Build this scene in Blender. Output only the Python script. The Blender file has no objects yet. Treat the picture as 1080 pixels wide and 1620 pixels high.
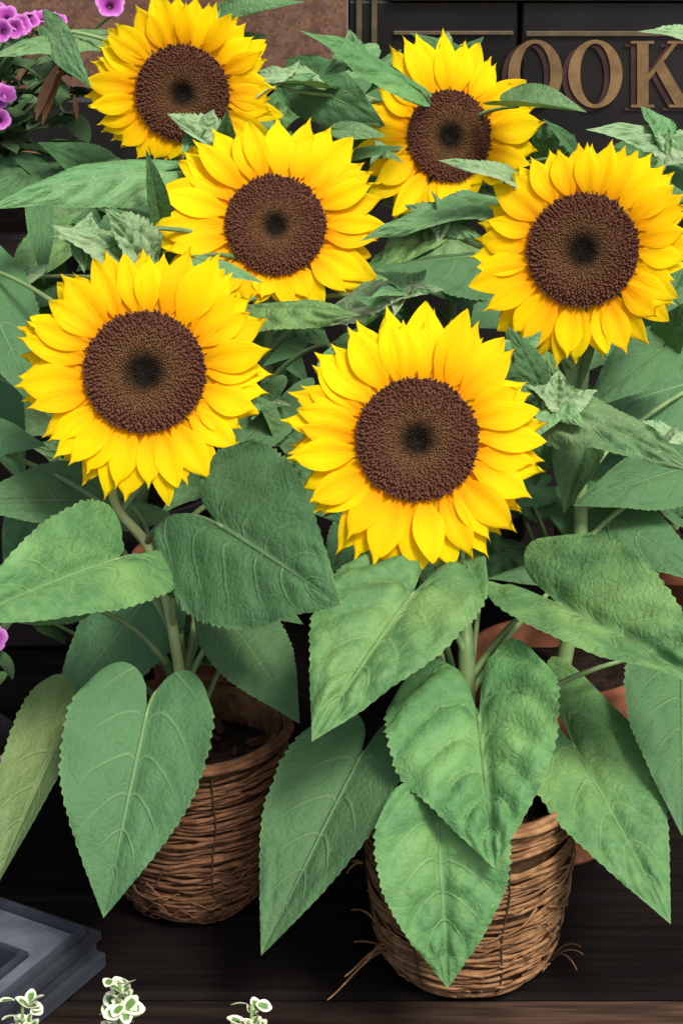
import bpy, bmesh, math, random
from mathutils import Vector, Matrix, noise
R = math.radians
scene = bpy.context.scene
COL = scene.collection
rng = random.Random(11)

# ------------------------------------------------------------------ camera, sky, sun, exposure
CAM_H, PITCH, FPX = 0.79, R(22.0), 3249.0
cam_d = bpy.data.cameras.new('camera')
cam = bpy.data.objects.new('camera', cam_d); COL.objects.link(cam)
cam.location = (0, 0, CAM_H); cam.rotation_euler = (R(90) - PITCH, 0, 0)
cam_d.sensor_fit = 'VERTICAL'; cam_d.sensor_height = 24.0; cam_d.lens = 24.0 * FPX / 1620.0
cam_d.clip_start = 0.05; cam_d.clip_end = 400
scene.camera = cam
SUN = Vector((0.30, -0.52, 0.80)).normalized()
world = bpy.data.worlds.new('World'); scene.world = world; world.use_nodes = True
wn = world.node_tree.nodes; wl = world.node_tree.links
sky = wn.new('ShaderNodeTexSky'); sky.sky_type = 'NISHITA'; sky.sun_disc = False
sky.sun_elevation = math.asin(SUN.z); sky.sun_rotation = math.atan2(SUN.x, SUN.y)
sky.dust_density = 4.0; sky.ozone_density = 0.6; sky.air_density = 0.8
wl.new(sky.outputs[0], wn['Background'].inputs[0]); wn['Background'].inputs[1].default_value = 0.125
sun_d = bpy.data.lights.new('sun', 'SUN'); sun_d.energy = 2.4; sun_d.angle = R(14.0); sun_d.color = (1.0, 0.96, 0.88)
sun = bpy.data.objects.new('sun', sun_d); COL.objects.link(sun)
sun.rotation_euler = (-SUN).to_track_quat('-Z', 'Y').to_euler()
vs = scene.view_settings
vs.view_transform = 'Standard'; vs.look = 'None'; vs.gamma = 1; vs.exposure = 0.7
vs.use_curve_mapping = False

FWD = Vector((0, math.cos(PITCH), -math.sin(PITCH))); UPV = Vector((0, math.sin(PITCH), math.cos(PITCH)))
CAM = Vector((0, 0, CAM_H))
def at(x, y, Y):
    """point seen at photo pixel (x, y) whose distance along the ground is Y"""
    d = FWD + Vector((1, 0, 0)) * ((x - 540) / FPX) - UPV * ((y - 810) / FPX)
    return CAM + d * (Y / d.y)
def mpp(p):
    return (p - CAM).dot(FWD) / FPX

# ------------------------------------------------------------------ materials
class NT:
    def __init__(s, name):
        s.m = bpy.data.materials.new(name); s.m.use_nodes = True
        s.t = s.m.node_tree; s.b = s.t.nodes['Principled BSDF']; s.o = s.t.nodes['Material Output']
    def n(s, kind, **kw):
        k = s.t.nodes.new('ShaderNode' + kind)
        for a, v in kw.items(): setattr(k, a, v)
        return k
    def l(s, a, b): s.t.links.new(a, b)
    def val(s, sock, v):
        if hasattr(v, 'links'): s.l(v, sock)
        else: sock.default_value = v
    def math(s, op, a, b=0.0, c=0.0):
        k = s.n('Math', operation=op)
        for i, v in enumerate((a, b, c)): s.val(k.inputs[i], v)
        return k.outputs[0]
    def step(s, v, lo, hi, a=0.0, b=1.0):
        k = s.n('MapRange', interpolation_type='SMOOTHSTEP')
        s.val(k.inputs[0], v)
        for i, q in enumerate((lo, hi, a, b)): k.inputs[i + 1].default_value = q
        return k.outputs[0]
    def mix(s, f, a, b, mode='MIX'):
        k = s.n('Mix', data_type='RGBA', blend_type=mode)
        s.val(k.inputs[0], f)
        for i, v in ((6, a), (7, b)):
            if isinstance(v, tuple): k.inputs[i].default_value = (v + (1.0,))[:4]
            else: s.l(v, k.inputs[i])
        return k.outputs[2]
    def noise(s, scale, detail=3.0, vec=None, rough=0.55):
        k = s.n('TexNoise'); k.inputs['Scale'].default_value = scale; k.inputs['Detail'].default_value = detail
        k.inputs['Roughness'].default_value = rough
        if vec is not None: s.l(vec, k.inputs['Vector'])
        return k.outputs[0]
    def obj(s): return s.n('TexCoord').outputs['Object']
    def scaled(s, vec, sc):
        k = s.n('Mapping'); k.inputs['Scale'].default_value = sc; s.l(vec, k.inputs[0]); return k.outputs[0]
    def uv(s):
        k = s.n('SeparateXYZ'); s.l(s.n('TexCoord').outputs['UV'], k.inputs[0]); return k.outputs[0], k.outputs[1]
    def rand(s): return s.n('ObjectInfo').outputs['Random']
    def bump(s, h, strength, dist):
        k = s.n('Bump'); k.inputs['Strength'].default_value = strength; k.inputs['Distance'].default_value = dist
        s.l(h, k.inputs['Height']); s.l(k.outputs[0], s.b.inputs['Normal']); return k.outputs[0]
    def base(s, c, rough=0.6, spec=0.4):
        if isinstance(c, tuple): s.b.inputs['Base Color'].default_value = (c + (1.0,))[:4]
        else: s.l(c, s.b.inputs['Base Color'])
        s.val(s.b.inputs['Roughness'], rough); s.b.inputs['Specular IOR Level'].default_value = spec
    def translucent(s, c, f, normal=None):
        tr = s.n('BsdfTranslucent'); mx = s.n('MixShader'); mx.inputs[0].default_value = f
        if isinstance(c, tuple): tr.inputs[0].default_value = (c + (1.0,))[:4]
        else: s.l(c, tr.inputs[0])
        if normal is not None: s.l(normal, tr.inputs['Normal'])
        s.l(s.b.outputs[0], mx.inputs[1]); s.l(tr.outputs[0], mx.inputs[2]); s.l(mx.outputs[0], s.o.inputs[0])

def leaf_material(name, lo, hi, vein, pale, gloss=0.42, patch=0.4):
    t = NT(name)
    x, y = t.uv(); oc = t.obj(); rd = t.rand()
    a = t.math('ABSOLUTE', t.math('SUBTRACT', t.math('MULTIPLY', x, 2.0), 1.0))
    mid = t.step(a, 0.010, 0.034, 1.0, 0.0)
    mid = t.math('MULTIPLY', mid, t.step(y, 0.45, 0.98, 1.0, 0.25))
    wob = t.math('MULTIPLY', t.math('SUBTRACT', t.noise(28, 2, oc), 0.5), 0.05)
    q = t.math('MULTIPLY', t.math('ADD', t.math('SUBTRACT', y, t.math('MULTIPLY', a, 0.26)), wob), 6.0)
    dq = t.math('ABSOLUTE', t.math('SUBTRACT', t.math('FRACT', q), 0.5))
    lat = t.math('MULTIPLY', t.step(dq, 0.015, 0.07, 1.0, 0.0), t.step(a, 0.3, 0.95, 0.8, 0.0))
    vor = t.n('TexVoronoi', feature='DISTANCE_TO_EDGE'); vor.inputs['Scale'].default_value = 190
    t.l(oc, vor.inputs['Vector'])
    ret = t.step(vor.outputs[0], 0.02, 0.12, 1.0, 0.0)
    vm = t.math('MAXIMUM', mid, t.math('MULTIPLY', lat, 0.7))
    vm = t.math('MAXIMUM', vm, t.math('MULTIPLY', ret, 0.10))
    n1 = t.noise(22, 4, oc); n2 = t.noise(130, 3, oc)
    c = t.mix(t.step(n1, 0.3, 0.72), lo, hi)
    c = t.mix(t.math('MULTIPLY', t.step(n2, 0.35, 0.75), 0.45), c, pale)
    c = t.mix(t.math('MULTIPLY', t.step(t.noise(13, 3, oc), 0.46, 0.68), patch), c, pale)
    c = t.mix(t.math('MULTIPLY', rd, 0.4), c, hi)
    edge = t.math('MULTIPLY', t.step(a, 0.955, 1.0), 0.35)
    tipy = t.math('MULTIPLY', t.step(y, 0.95, 1.0), 0.7)
    c = t.mix(t.math('MAXIMUM', edge, tipy), c, (0.24, 0.32, 0.10))
    c = t.mix(t.math('MULTIPLY', vm, 0.75), c, vein)
    spk = t.math('MULTIPLY', t.step(t.noise(210, 2, oc), 0.66, 0.74), t.step(t.noise(16, 2, oc), 0.5, 0.62))
    c = t.mix(t.math('MULTIPLY', spk, 0.5), c, (0.05, 0.06, 0.02))
    hs = t.n('HueSaturation'); t.l(c, hs.inputs['Color'])
    t.l(t.math('ADD', 0.485, t.math('MULTIPLY', rd, 0.03)), hs.inputs['Hue'])
    t.l(t.math('ADD', 0.85, t.math('MULTIPLY', rd, 0.3)), hs.inputs['Value'])
    geo = t.n('NewGeometry')
    c = t.mix(t.math('MULTIPLY', geo.outputs['Backfacing'], 0.5), hs.outputs[0], (0.10, 0.20, 0.09))
    t.base(c, t.math('ADD', gloss, t.math('MULTIPLY', n2, 0.25)), 0.16)
    h = t.math('SUBTRACT', t.math('ADD', t.math('ADD', t.math('MULTIPLY', n2, 0.35), t.math('MULTIPLY', t.noise(60, 3, oc), 1.2)), t.math('MULTIPLY', vor.outputs[0], 0.5)), t.math('MULTIPLY', vm, 0.9))
    nb = t.bump(h, 0.7, 0.0018)
    t.translucent((0.10, 0.24, 0.03), 0.18)
    return t.m
M = {}
M['leaf'] = leaf_material('sunflower_leaf', (0.019, 0.076, 0.025), (0.043, 0.136, 0.045), (0.22, 0.34, 0.14), (0.070, 0.185, 0.057), 0.5)
M['lit_leaf'] = leaf_material('lit_leaf', (0.030, 0.122, 0.032), (0.080, 0.225, 0.062), (0.26, 0.40, 0.15), (0.31, 0.50, 0.13), 0.42, 0.8)  # lit copy of the leaf colour, highlights painted in as yellow-green patches
M['glare_leaf'] = leaf_material('glare_leaf', (0.20, 0.38, 0.16), (0.42, 0.56, 0.30), (0.60, 0.68, 0.42), (0.68, 0.74, 0.50), 0.4)  # overexposed highlights on the upper leaves, painted as a pale leaf colour
M['young_leaf'] = leaf_material('young_leaf', (0.055, 0.19, 0.058), (0.14, 0.31, 0.11), (0.42, 0.52, 0.26), (0.38, 0.52, 0.25), 0.36)  # young leaves, lightened to paint in the light on upturned blades
M['old_leaf'] = leaf_material('old_leaf', (0.12, 0.20, 0.06), (0.19, 0.26, 0.08), (0.36, 0.36, 0.16), (0.26, 0.26, 0.08))

def petal_material():
    t = NT('petal'); x, y = t.uv(); rd = t.rand()
    oc = t.obj()
    st = t.noise(1.0, 3, t.scaled(t.n('TexCoord').outputs['UV'], (34, 1.6, 1)))
    c = t.mix(t.step(y, 0.0, 0.6), (0.92, 0.43, 0.0005), (0.97, 0.71, 0.001))
    c = t.mix(t.math('MULTIPLY', t.step(y, 0.55, 1.0), 0.7), c, (0.97, 0.79, 0.003))
    c = t.mix(t.math('MULTIPLY', t.step(st, 0.42, 0.72), 0.30), c, (0.90, 0.46, 0.001))
    hs = t.n('HueSaturation'); t.l(c, hs.inputs['Color'])
    t.l(t.math('ADD', 0.487, t.math('MULTIPLY', rd, 0.022)), hs.inputs['Hue'])
    t.l(t.math('ADD', 0.93, t.math('MULTIPLY', rd, 0.1)), hs.inputs['Value'])
    t.base(hs.outputs[0], 0.6, 0.10)
    t.bump(st, 0.6, 0.0012)
    t.translucent((0.98, 0.58, 0.001), 0.40)
    return t.m
M['petal'] = petal_material()

def disc_material():
    t = NT('disc_floret'); oc = t.obj()
    s = t.n('SeparateXYZ'); t.l(oc, s.inputs[0])
    r = t.math('SQRT', t.math('ADD', t.math('MULTIPLY', s.outputs[0], s.outputs[0]), t.math('MULTIPLY', s.outputs[1], s.outputs[1])))
    n = t.noise(9, 3, oc)
    nf = t.noise(40, 2, oc)
    rr = t.math('ADD', t.math('MULTIPLY', r, t.math('ADD', 0.8, t.math('MULTIPLY', t.rand(), 0.45))), t.math('MULTIPLY', t.math('SUBTRACT', n, 0.5), 0.12))
    c = t.mix(t.step(rr, 0.16, 0.46), (0.006, 0.0065, 0.005), (0.115, 0.058, 0.026))
    c = t.mix(t.step(rr, 0.52, 0.8), c, (0.105, 0.043, 0.026))
    c = t.mix(t.math('MULTIPLY', t.step(nf, 0.5, 0.75), 0.35), c, (0.15, 0.075, 0.04))
    t.base(c, 0.85, 0.06)
    return t.m
M['disc'] = disc_material()

def plain(name, c1, c2, scale=20, rough=0.65, spec=0.3, bump=0.0, bscale=None, stretch=None, bdist=0.001, extra=None):
    t = NT(name); oc = t.obj()
    if stretch: oc = t.scaled(oc, stretch)
    n = t.noise(scale, 5, oc)
    c = t.mix(t.step(n, 0.32, 0.7), c1, c2)
    if extra: c = t.mix(t.math('MULTIPLY', t.step(t.noise(extra[0], 3, oc), extra[1], extra[1] + 0.15), extra[2]), c, extra[3])
    hs = t.n('HueSaturation'); t.l(c, hs.inputs['Color'])
    t.l(t.math('ADD', 0.78, t.math('MULTIPLY', t.rand(), 0.44)), hs.inputs['Value'])
    t.base(hs.outputs[0], rough, spec)
    if bump: t.bump(t.noise(bscale or scale * 3, 4, oc), bump, bdist)
    return t.m
M['stem'] = plain('stem', (0.11, 0.19, 0.07), (0.19, 0.28, 0.10), 40, 0.5, 0.4, 0.3, 300)
M['stalk'] = plain('pale_stalk', (0.30, 0.38, 0.13), (0.42, 0.48, 0.20), 40, 0.5, 0.4, 0.3, 300)
M['bract'] = plain('bract', (0.11, 0.22, 0.08), (0.22, 0.34, 0.14), 60, 0.5, 0.4, 0.3, 300)
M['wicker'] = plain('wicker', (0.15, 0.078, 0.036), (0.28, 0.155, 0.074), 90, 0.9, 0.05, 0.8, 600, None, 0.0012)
M['wicker_shaded'] = plain('wicker_shaded', (0.085, 0.04, 0.022), (0.18, 0.088, 0.046), 90, 0.9, 0.05, 0.8, 600, None, 0.0012)  # shaded copy of the wicker, the shade painted into its colour
M['liner'] = plain('liner', (0.06, 0.032, 0.016), (0.14, 0.074, 0.036), 120, 0.9, 0.1, 0.8, 300, None, 0.002)
M['wire'] = plain('wire', (0.02, 0.015, 0.012), (0.05, 0.035, 0.025), 50, 0.6, 0.4)
M['soil'] = plain('soil', (0.008, 0.005, 0.004), (0.028, 0.016, 0.011), 120, 0.95, 0.1, 1.0, 260, None, 0.004)
M['bark'] = plain('bark', (0.035, 0.016, 0.010), (0.11, 0.048, 0.028), 90, 0.9, 0.1, 0.8, 300)
M['terracotta'] = plain('terracotta', (0.22, 0.075, 0.036), (0.34, 0.13, 0.065), 25, 0.85, 0.15, 0.4, 400, None, 0.0008, (60, 0.6, 0.4, (0.45, 0.26, 0.17)))
M['plank'] = plain('dark_plank', (0.0028, 0.0020, 0.0020), (0.007, 0.0048, 0.004), 18, 0.8, 0.08, 0.3, 50, (0.5, 9, 9), 0.0008, (3, 0.62, 0.3, (0.018, 0.011, 0.008)))
def worn():
    t = NT('worn_plank'); oc = t.obj(); st = t.scaled(oc, (0.6, 9, 9)); sx = t.n('SeparateXYZ'); t.l(oc, sx.inputs[0])
    c = t.mix(t.step(t.noise(12, 5, st), 0.3, 0.7), (0.005, 0.0035, 0.003), (0.020, 0.013, 0.009))
    w = t.math('ADD', t.math('MULTIPLY', t.step(sx.outputs[0], -0.12, 0.2), 0.75), t.math('MULTIPLY', t.math('SUBTRACT', t.noise(7, 4, oc), 0.5), 0.9))
    c = t.mix(t.math('MULTIPLY', t.step(w, 0.1, 0.9), 0.9), c, t.mix(t.step(t.noise(20, 4, st), 0.35, 0.7), (0.035, 0.021, 0.014), (0.105, 0.062, 0.040)))
    t.base(c, 0.8, 0.08); t.bump(t.noise(40, 4, st), 0.3, 0.001)
    return t.m
M['worn_plank'] = worn()
M['board'] = plain('planter_board', (0.006, 0.004, 0.004), (0.018, 0.010, 0.009), 18, 0.7, 0.3, 0.5, 50, (0.6, 9, 9), 0.001)
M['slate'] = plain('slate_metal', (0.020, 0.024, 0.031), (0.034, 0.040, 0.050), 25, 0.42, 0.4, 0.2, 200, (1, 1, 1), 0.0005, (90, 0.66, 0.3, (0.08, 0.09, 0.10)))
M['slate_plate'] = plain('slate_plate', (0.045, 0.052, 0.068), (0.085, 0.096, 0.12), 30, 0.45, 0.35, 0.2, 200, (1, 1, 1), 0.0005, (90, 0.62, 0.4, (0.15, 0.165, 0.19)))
M['pavement'] = plain('pavement', (0.10, 0.095, 0.09), (0.17, 0.16, 0.15), 8, 0.9, 0.2, 0.5, 120, None, 0.003)
M['panel'] = plain('black_panel', (0.006, 0.006, 0.006), (0.014, 0.012, 0.012), 14, 0.35, 0.4, 0.15, 60, (1, 1, 1), 0.0006)
M['gilt'] = plain('gilt', (0.12, 0.070, 0.026), (0.19, 0.115, 0.046), 60, 0.55, 0.4)
M['gilt_line'] = plain('gilt_line', (0.06, 0.046, 0.026), (0.09, 0.068, 0.037), 60, 0.6, 0.3)
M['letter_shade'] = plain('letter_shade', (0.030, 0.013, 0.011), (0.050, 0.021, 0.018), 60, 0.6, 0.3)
M['top_rail'] = plain('top_rail', (0.12, 0.066, 0.03), (0.18, 0.10, 0.048), 40, 0.5, 0.4, 0.2, 90, (1, 12, 12))
def granite():
    t = NT('brown_granite'); oc = t.obj()
    v = t.n('TexVoronoi'); v.inputs['Scale'].default_value = 330; t.l(oc, v.inputs['Vector'])
    sp = t.n('SeparateColor'); t.l(v.outputs['Color'], sp.inputs[0])
    c = t.mix(t.step(t.noise(90, 5, oc), 0.3, 0.7), (0.085, 0.040, 0.025), (0.15, 0.082, 0.052))
    c = t.mix(t.math('MULTIPLY', t.step(sp.outputs[0], 0.6, 0.95), 0.6), c, (0.055, 0.03, 0.022))
    c = t.mix(t.math('MULTIPLY', t.step(sp.outputs[1], 0.75, 0.95), 0.6), c, (0.19, 0.10, 0.035))
    t.base(c, 0.5, 0.4); t.bump(t.noise(200, 3, oc), 0.2, 0.001)
    return t.m
M['granite'] = granite()
def petunia_mat():
    t = NT('petunia'); x, y = t.uv(); rd = t.rand()
    c = t.mix(t.step(y, 0.12, 0.4), (0.06, 0.006, 0.06), (0.40, 0.07, 0.38))
    c = t.mix(t.math('MULTIPLY', t.step(y, 0.55, 1.0), 0.65), c, (0.66, 0.30, 0.66))
    c = t.mix(t.math('MULTIPLY', t.step(t.noise(1, 2, t.scaled(t.n('TexCoord').outputs['UV'], (40, 2, 1))), 0.5, 0.7), 0.4), c, (0.30, 0.03, 0.28))
    t.base(c, 0.6, 0.2); t.translucent((0.6, 0.1, 0.5), 0.25)
    return t.m
M['petunia'] = petunia_mat()
M['herb'] = plain('petunia_foliage', (0.035, 0.085, 0.03), (0.085, 0.16, 0.06), 60, 0.6, 0.3, 0.4, 300)
M['dry'] = plain('dry_leaf', (0.16, 0.07, 0.03), (0.30, 0.15, 0.07), 60, 0.8, 0.2, 0.4, 300)
def varieg():
    t = NT('variegated_leaf'); x, y = t.uv()
    a = t.math('ABSOLUTE', t.math('SUBTRACT', t.math('MULTIPLY', x, 2.0), 1.0))
    e = t.math('MAXIMUM', t.step(a, 0.42, 0.62), t.step(y, 0.68, 0.84))
    e = t.math('MAXIMUM', e, t.step(y, 0.06, 0.18, 1.0, 0.0))
    c = t.mix(e, (0.10, 0.22, 0.05), (0.74, 0.75, 0.58))
    t.base(c, 0.5, 0.3); t.translucent(c, 0.2)
    return t.m
M['varieg'] = varieg()

# ------------------------------------------------------------------ helpers
def tag(o, label, cat, group=None):
    o['label'] = label; o['category'] = cat
    if group: o['group'] = group
    return o
def thing(name, loc, label, cat, group=None):
    o = bpy.data.objects.new(name, None); COL.objects.link(o)
    o.empty_display_size = 0.02; o.location = loc
    return tag(o, label, cat, group)
def link(name, me, parent=None, loc=(0, 0, 0)):
    o = bpy.data.objects.new(name, me); COL.objects.link(o)
    if parent is not None: o.parent = parent
    o.location = loc
    return o
def mesh(name, v, f, mat, uv=None, smooth=True):
    me = bpy.data.meshes.new(name); me.from_pydata([tuple(p) for p in v], [], f)
    if uv is not None:
        lay = me.uv_layers.new(name='UVMap')
        for lp in me.loops: lay.data[lp.index].uv = uv[lp.vertex_index]
    if mat is not None: me.materials.append(mat)
    if smooth: me.polygons.foreach_set('use_smooth', [True] * len(me.polygons))
    me.update(); return me
def bez(p, n):
    out = []
    for i in range(n + 1):
        t = i / n; q = list(p)
        while len(q) > 1: q = [q[k].lerp(q[k + 1], t) for k in range(len(q) - 1)]
        out.append(q[0])
    return out
def catmull(pts, per=8):
    P = [pts[0] * 2 - pts[1]] + list(pts) + [pts[-1] * 2 - pts[-2]]; out = []
    for i in range(1, len(P) - 2):
        a, b, c, d = P[i - 1:i + 3]
        for k in range(per):
            t = k / per
            out.append(0.5 * (2 * b + (c - a) * t + (2 * a - 5 * b + 4 * c - d) * t * t + (3 * b - a - 3 * c + d) * t ** 3))
    out.append(pts[-1]); return out
def tube(pts, rad, sides=8, cap=True):
    """verts, faces of a tube along pts with radius function or list"""
    v, f = [], []; n = len(pts); ref = None
    for i, p in enumerate(pts):
        t = (pts[min(i + 1, n - 1)] - pts[max(i - 1, 0)]).normalized()
        if ref is None: ref = t.orthogonal().normalized()
        ref = (ref - t * ref.dot(t)).normalized(); b = t.cross(ref)
        r = rad(i / (n - 1)) if callable(rad) else rad
        for k in range(sides):
            a = 2 * math.pi * k / sides
            v.append(p + (ref * math.cos(a) + b * math.sin(a)) * r)
    for i in range(n - 1):
        for k in range(sides):
            k2 = (k + 1) % sides
            f.append((i * sides + k, i * sides + k2, (i + 1) * sides + k2, (i + 1) * sides + k))
    if cap:
        f.append(tuple(range(sides - 1, -1, -1))); f.append(tuple((n - 1) * sides + k for k in range(sides)))
    return v, f
def join(parts):
    v, f = [], []
    for pv, pf in parts:
        o = len(v); v += pv; f += [tuple(i + o for i in q) for q in pf]
    return v, f
def lathe(prof, n=48, wob=0.0):
    v, f = [], []; m = len(prof)
    for k in range(n):
        a = 2 * math.pi * k / n
        for r, z in prof: v.append(Vector((r * math.cos(a), r * math.sin(a), z)))
    for k in range(n):
        k2 = (k + 1) % n
        for i in range(m - 1): f.append((k * m + i, k2 * m + i, k2 * m + i + 1, k * m + i + 1))
    return v, f
def box_mesh(name, sx, sy, sz, mat, bev=0.002):
    bm = bmesh.new(); bmesh.ops.create_cube(bm, size=1.0)
    for w in bm.verts: w.co = Vector((w.co.x * sx, w.co.y * sy, w.co.z * sz))
    bmesh.ops.bevel(bm, geom=bm.edges[:], offset=min(bev, 0.3 * min(sx, sy, sz)), segments=1, affect='EDGES')
    me = bpy.data.meshes.new(name); bm.to_mesh(me); bm.free(); me.materials.append(mat); return me
def interp(tab, x):
    for (a, u), (b, w) in zip(tab, tab[1:]):
        if x <= b:
            t = (x - a) / (b - a); return u + (w - u) * t
    return tab[-1][1]
def sm(t): t = max(0.0, min(1.0, t)); return t * t * (3 - 2 * t)

# ------------------------------------------------------------------ ground, step, wall
pv = [(-60, -60, -0.16), (60, -60, -0.16), (60, 60, -0.16), (-60, 60, -0.16)]
g = link('pavement', mesh('pavement', pv, [(0, 1, 2, 3)], M['pavement'], smooth=False)); g['kind'] = 'structure'
step = thing('wooden_step', (0, 1.5, -0.16), 'dark weathered timber step under the baskets and pots', 'step')
pw = 0.113; WALL = 1.95
for i in range(8):
    w_ = 0.126 if i == 0 else pw; y0 = 0.99 if i == 0 else 1.0045 + i * (pw + 0.0015)
    me = box_mesh('plank', 2.6, w_, 0.035, M['worn_plank' if i == 0 else 'plank'], 0.004)
    link('plank', me, step, (rng.uniform(-.05, .05), y0 + w_ / 2 - 1.5, 0.16 - 0.0175 - rng.uniform(0, 0.0008)))
link('riser', box_mesh('riser', 2.5, 0.03, 0.118, M['plank'], 0.003), step, (0, 1.02 - 1.5, 0.064))
link('bearer', box_mesh('bearer', 2.5, 0.06, 0.118, M['plank'], 0.003), step, (0, 1.9 - 1.5, 0.064))

def wallpt(x, y, Y=WALL): return at(x, y, Y)
pil = thing('stone_pillar', (0, WALL + .1, -0.16), 'brown speckled granite pillar beside the black shop front, behind the sunflowers', 'pillar')
xr = wallpt(549, 60).x
PZ = wallpt(450, 150).z
link('dark_base', box_mesh('dark_base', 1.3, 0.312, PZ + 0.158, M['panel'], 0.004), pil, (xr - 0.65, 0.05, (PZ + 0.158) / 2))  # black base added so the gaps between the leaves stay dark
for i in range(3):                                  # courses of granite
    link('granite_block', box_mesh('granite_block', 1.3, 0.3, 0.447, M['granite'], 0.004), pil, (xr - 0.65, 0.05, PZ + 0.162 + 0.2235 + i * 0.45))
shop = thing('shop_front', (0, WALL + .1, -0.16), 'black painted shop front with gilt lines and gilt serif letters', 'shop front')
def wallbox(name, x0, x1, z0, z1, yf, th, mat, bev=0.002):
    return link(name, box_mesh(name, x1 - x0, th, z1 - z0, mat, bev), shop, ((x0 + x1) / 2, yf + th / 2 - WALL - .1, (z0 + z1) / 2 + 0.16))
zt = wallpt(700, 3).z; zl0 = wallpt(700, 56).z; zl1 = wallpt(700, 50).z
xa = wallpt(826, 50).x
wallbox('panel', xr + 0.001, xa - 0.004, -0.159, zt, WALL + 0.006, 0.05, M['panel'])
wallbox('panel', xa + 0.000, xr + 1.6, -0.159, zt, WALL + 0.004, 0.05, M['panel'])
wallbox('backing', xr + 0.001, xr + 1.6, -0.159, 1.6, WALL + 0.06, 0.05, M['panel'])
wallbox('rail', wallpt(615, 0).x, xr + 1.6, zt + 0.0015, zt + 0.03, WALL - 0.004, 0.06, M['top_rail'])
wallbox('window_board', wallpt(615, 0).x, xr + 1.6, zt + 0.032, 1.6, WALL + 0.02, 0.035, M['panel'])
for xx in (568, 592):
    wallbox('gilt_line', wallpt(xx - 5, 60).x, wallpt(xx + 4, 60).x, 0.36, 1.55, WALL + 0.0015, 0.0035, M['gilt_line'], 0.0005)
wallbox('gilt_line', wallpt(622, 50).x, wallpt(812, 50).x, zl0, zl1, WALL + 0.002, 0.0035, M['gilt_line'], 0.0005)
wallbox('gilt_line', wallpt(832, 50).x, xr + 1.5, zl0 - 0.001, zl1, WALL + 0.0005, 0.003, M['gilt_line'], 0.0005)
def letter_O(cx, cy, hw, hh, iw, ih, n=48):
    o = [(cx + hw * math.cos(2 * math.pi * k / n), cy + hh * math.sin(2 * math.pi * k / n)) for k in range(n)]
    i = [(cx + iw * math.cos(2 * math.pi * k / n), cy + ih * math.sin(2 * math.pi * k / n)) for k in range(n)]
    return o + i, [(k, (k + 1) % n, n + (k + 1) % n, n + k) for k in range(n)]
def letter_K(x, y):
    P = lambda pts: [(x + a, y + b) for a, b in pts]
    polys = [P([(4, 4), (22, 4), (22, 101), (4, 101)]), P([(-6, 0), (31, 0), (31, 4), (-6, 4)]), P([(-6, 101), (31, 101), (31, 105), (-6, 105)]),
             P([(22, 52), (60, 4), (68, 4), (22, 63)]), P([(34, 47), (46, 33), (86, 101), (64, 101)]), P([(52, 0), (84, 0), (84, 4), (52, 4)]), P([(54, 101), (94, 101), (94, 105), (54, 105)])]
    v, f = [], []
    for p in polys:
        f.append(tuple(range(len(v), len(v) + len(p)))); v += p
    return v, f
def put_letter(vf, mat, Yw, dx, dy, parent, name):
    v2, f2 = vf; n = len(v2)
    front = [wallpt(a + dx, b + dy, Yw) for a, b in v2]
    back = [p + Vector((0, 0.0012, 0)) for p in front]
    org = front[0].copy()
    v = front + back; f = [tuple(q) for q in f2] + [tuple(n + i for i in reversed(q)) for q in f2]
    ed = {}
    for q in f2:
        for a, b in zip(q, q[1:] + q[:1]): ed[(a, b)] = 1
    for (a, b) in list(ed):
        if (b, a) not in ed: f.append((b, a, n + a, n + b))
    base = Vector(parent.matrix_world.translation) if parent is shop else parent_org
    o = link(name, mesh(name, [p - org for p in v], f, mat, smooth=False), parent)
    o.location = org - base
    return o, org
bpy.context.view_layer.update()
for kind, cx in (('O', 846), ('O', 941), ('K', 1003)):
    vf = letter_O(cx, 117, 43, 54, 24, 48.5) if kind == 'O' else letter_K(cx, 65)
    o, parent_org = put_letter(vf, M['gilt'], WALL - 0.0005, 0, 0, shop, 'letter')
    s, _ = put_letter(vf, M['letter_shade'], WALL + 0.0015, -10, 5, o, 'letter_shade')

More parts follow.
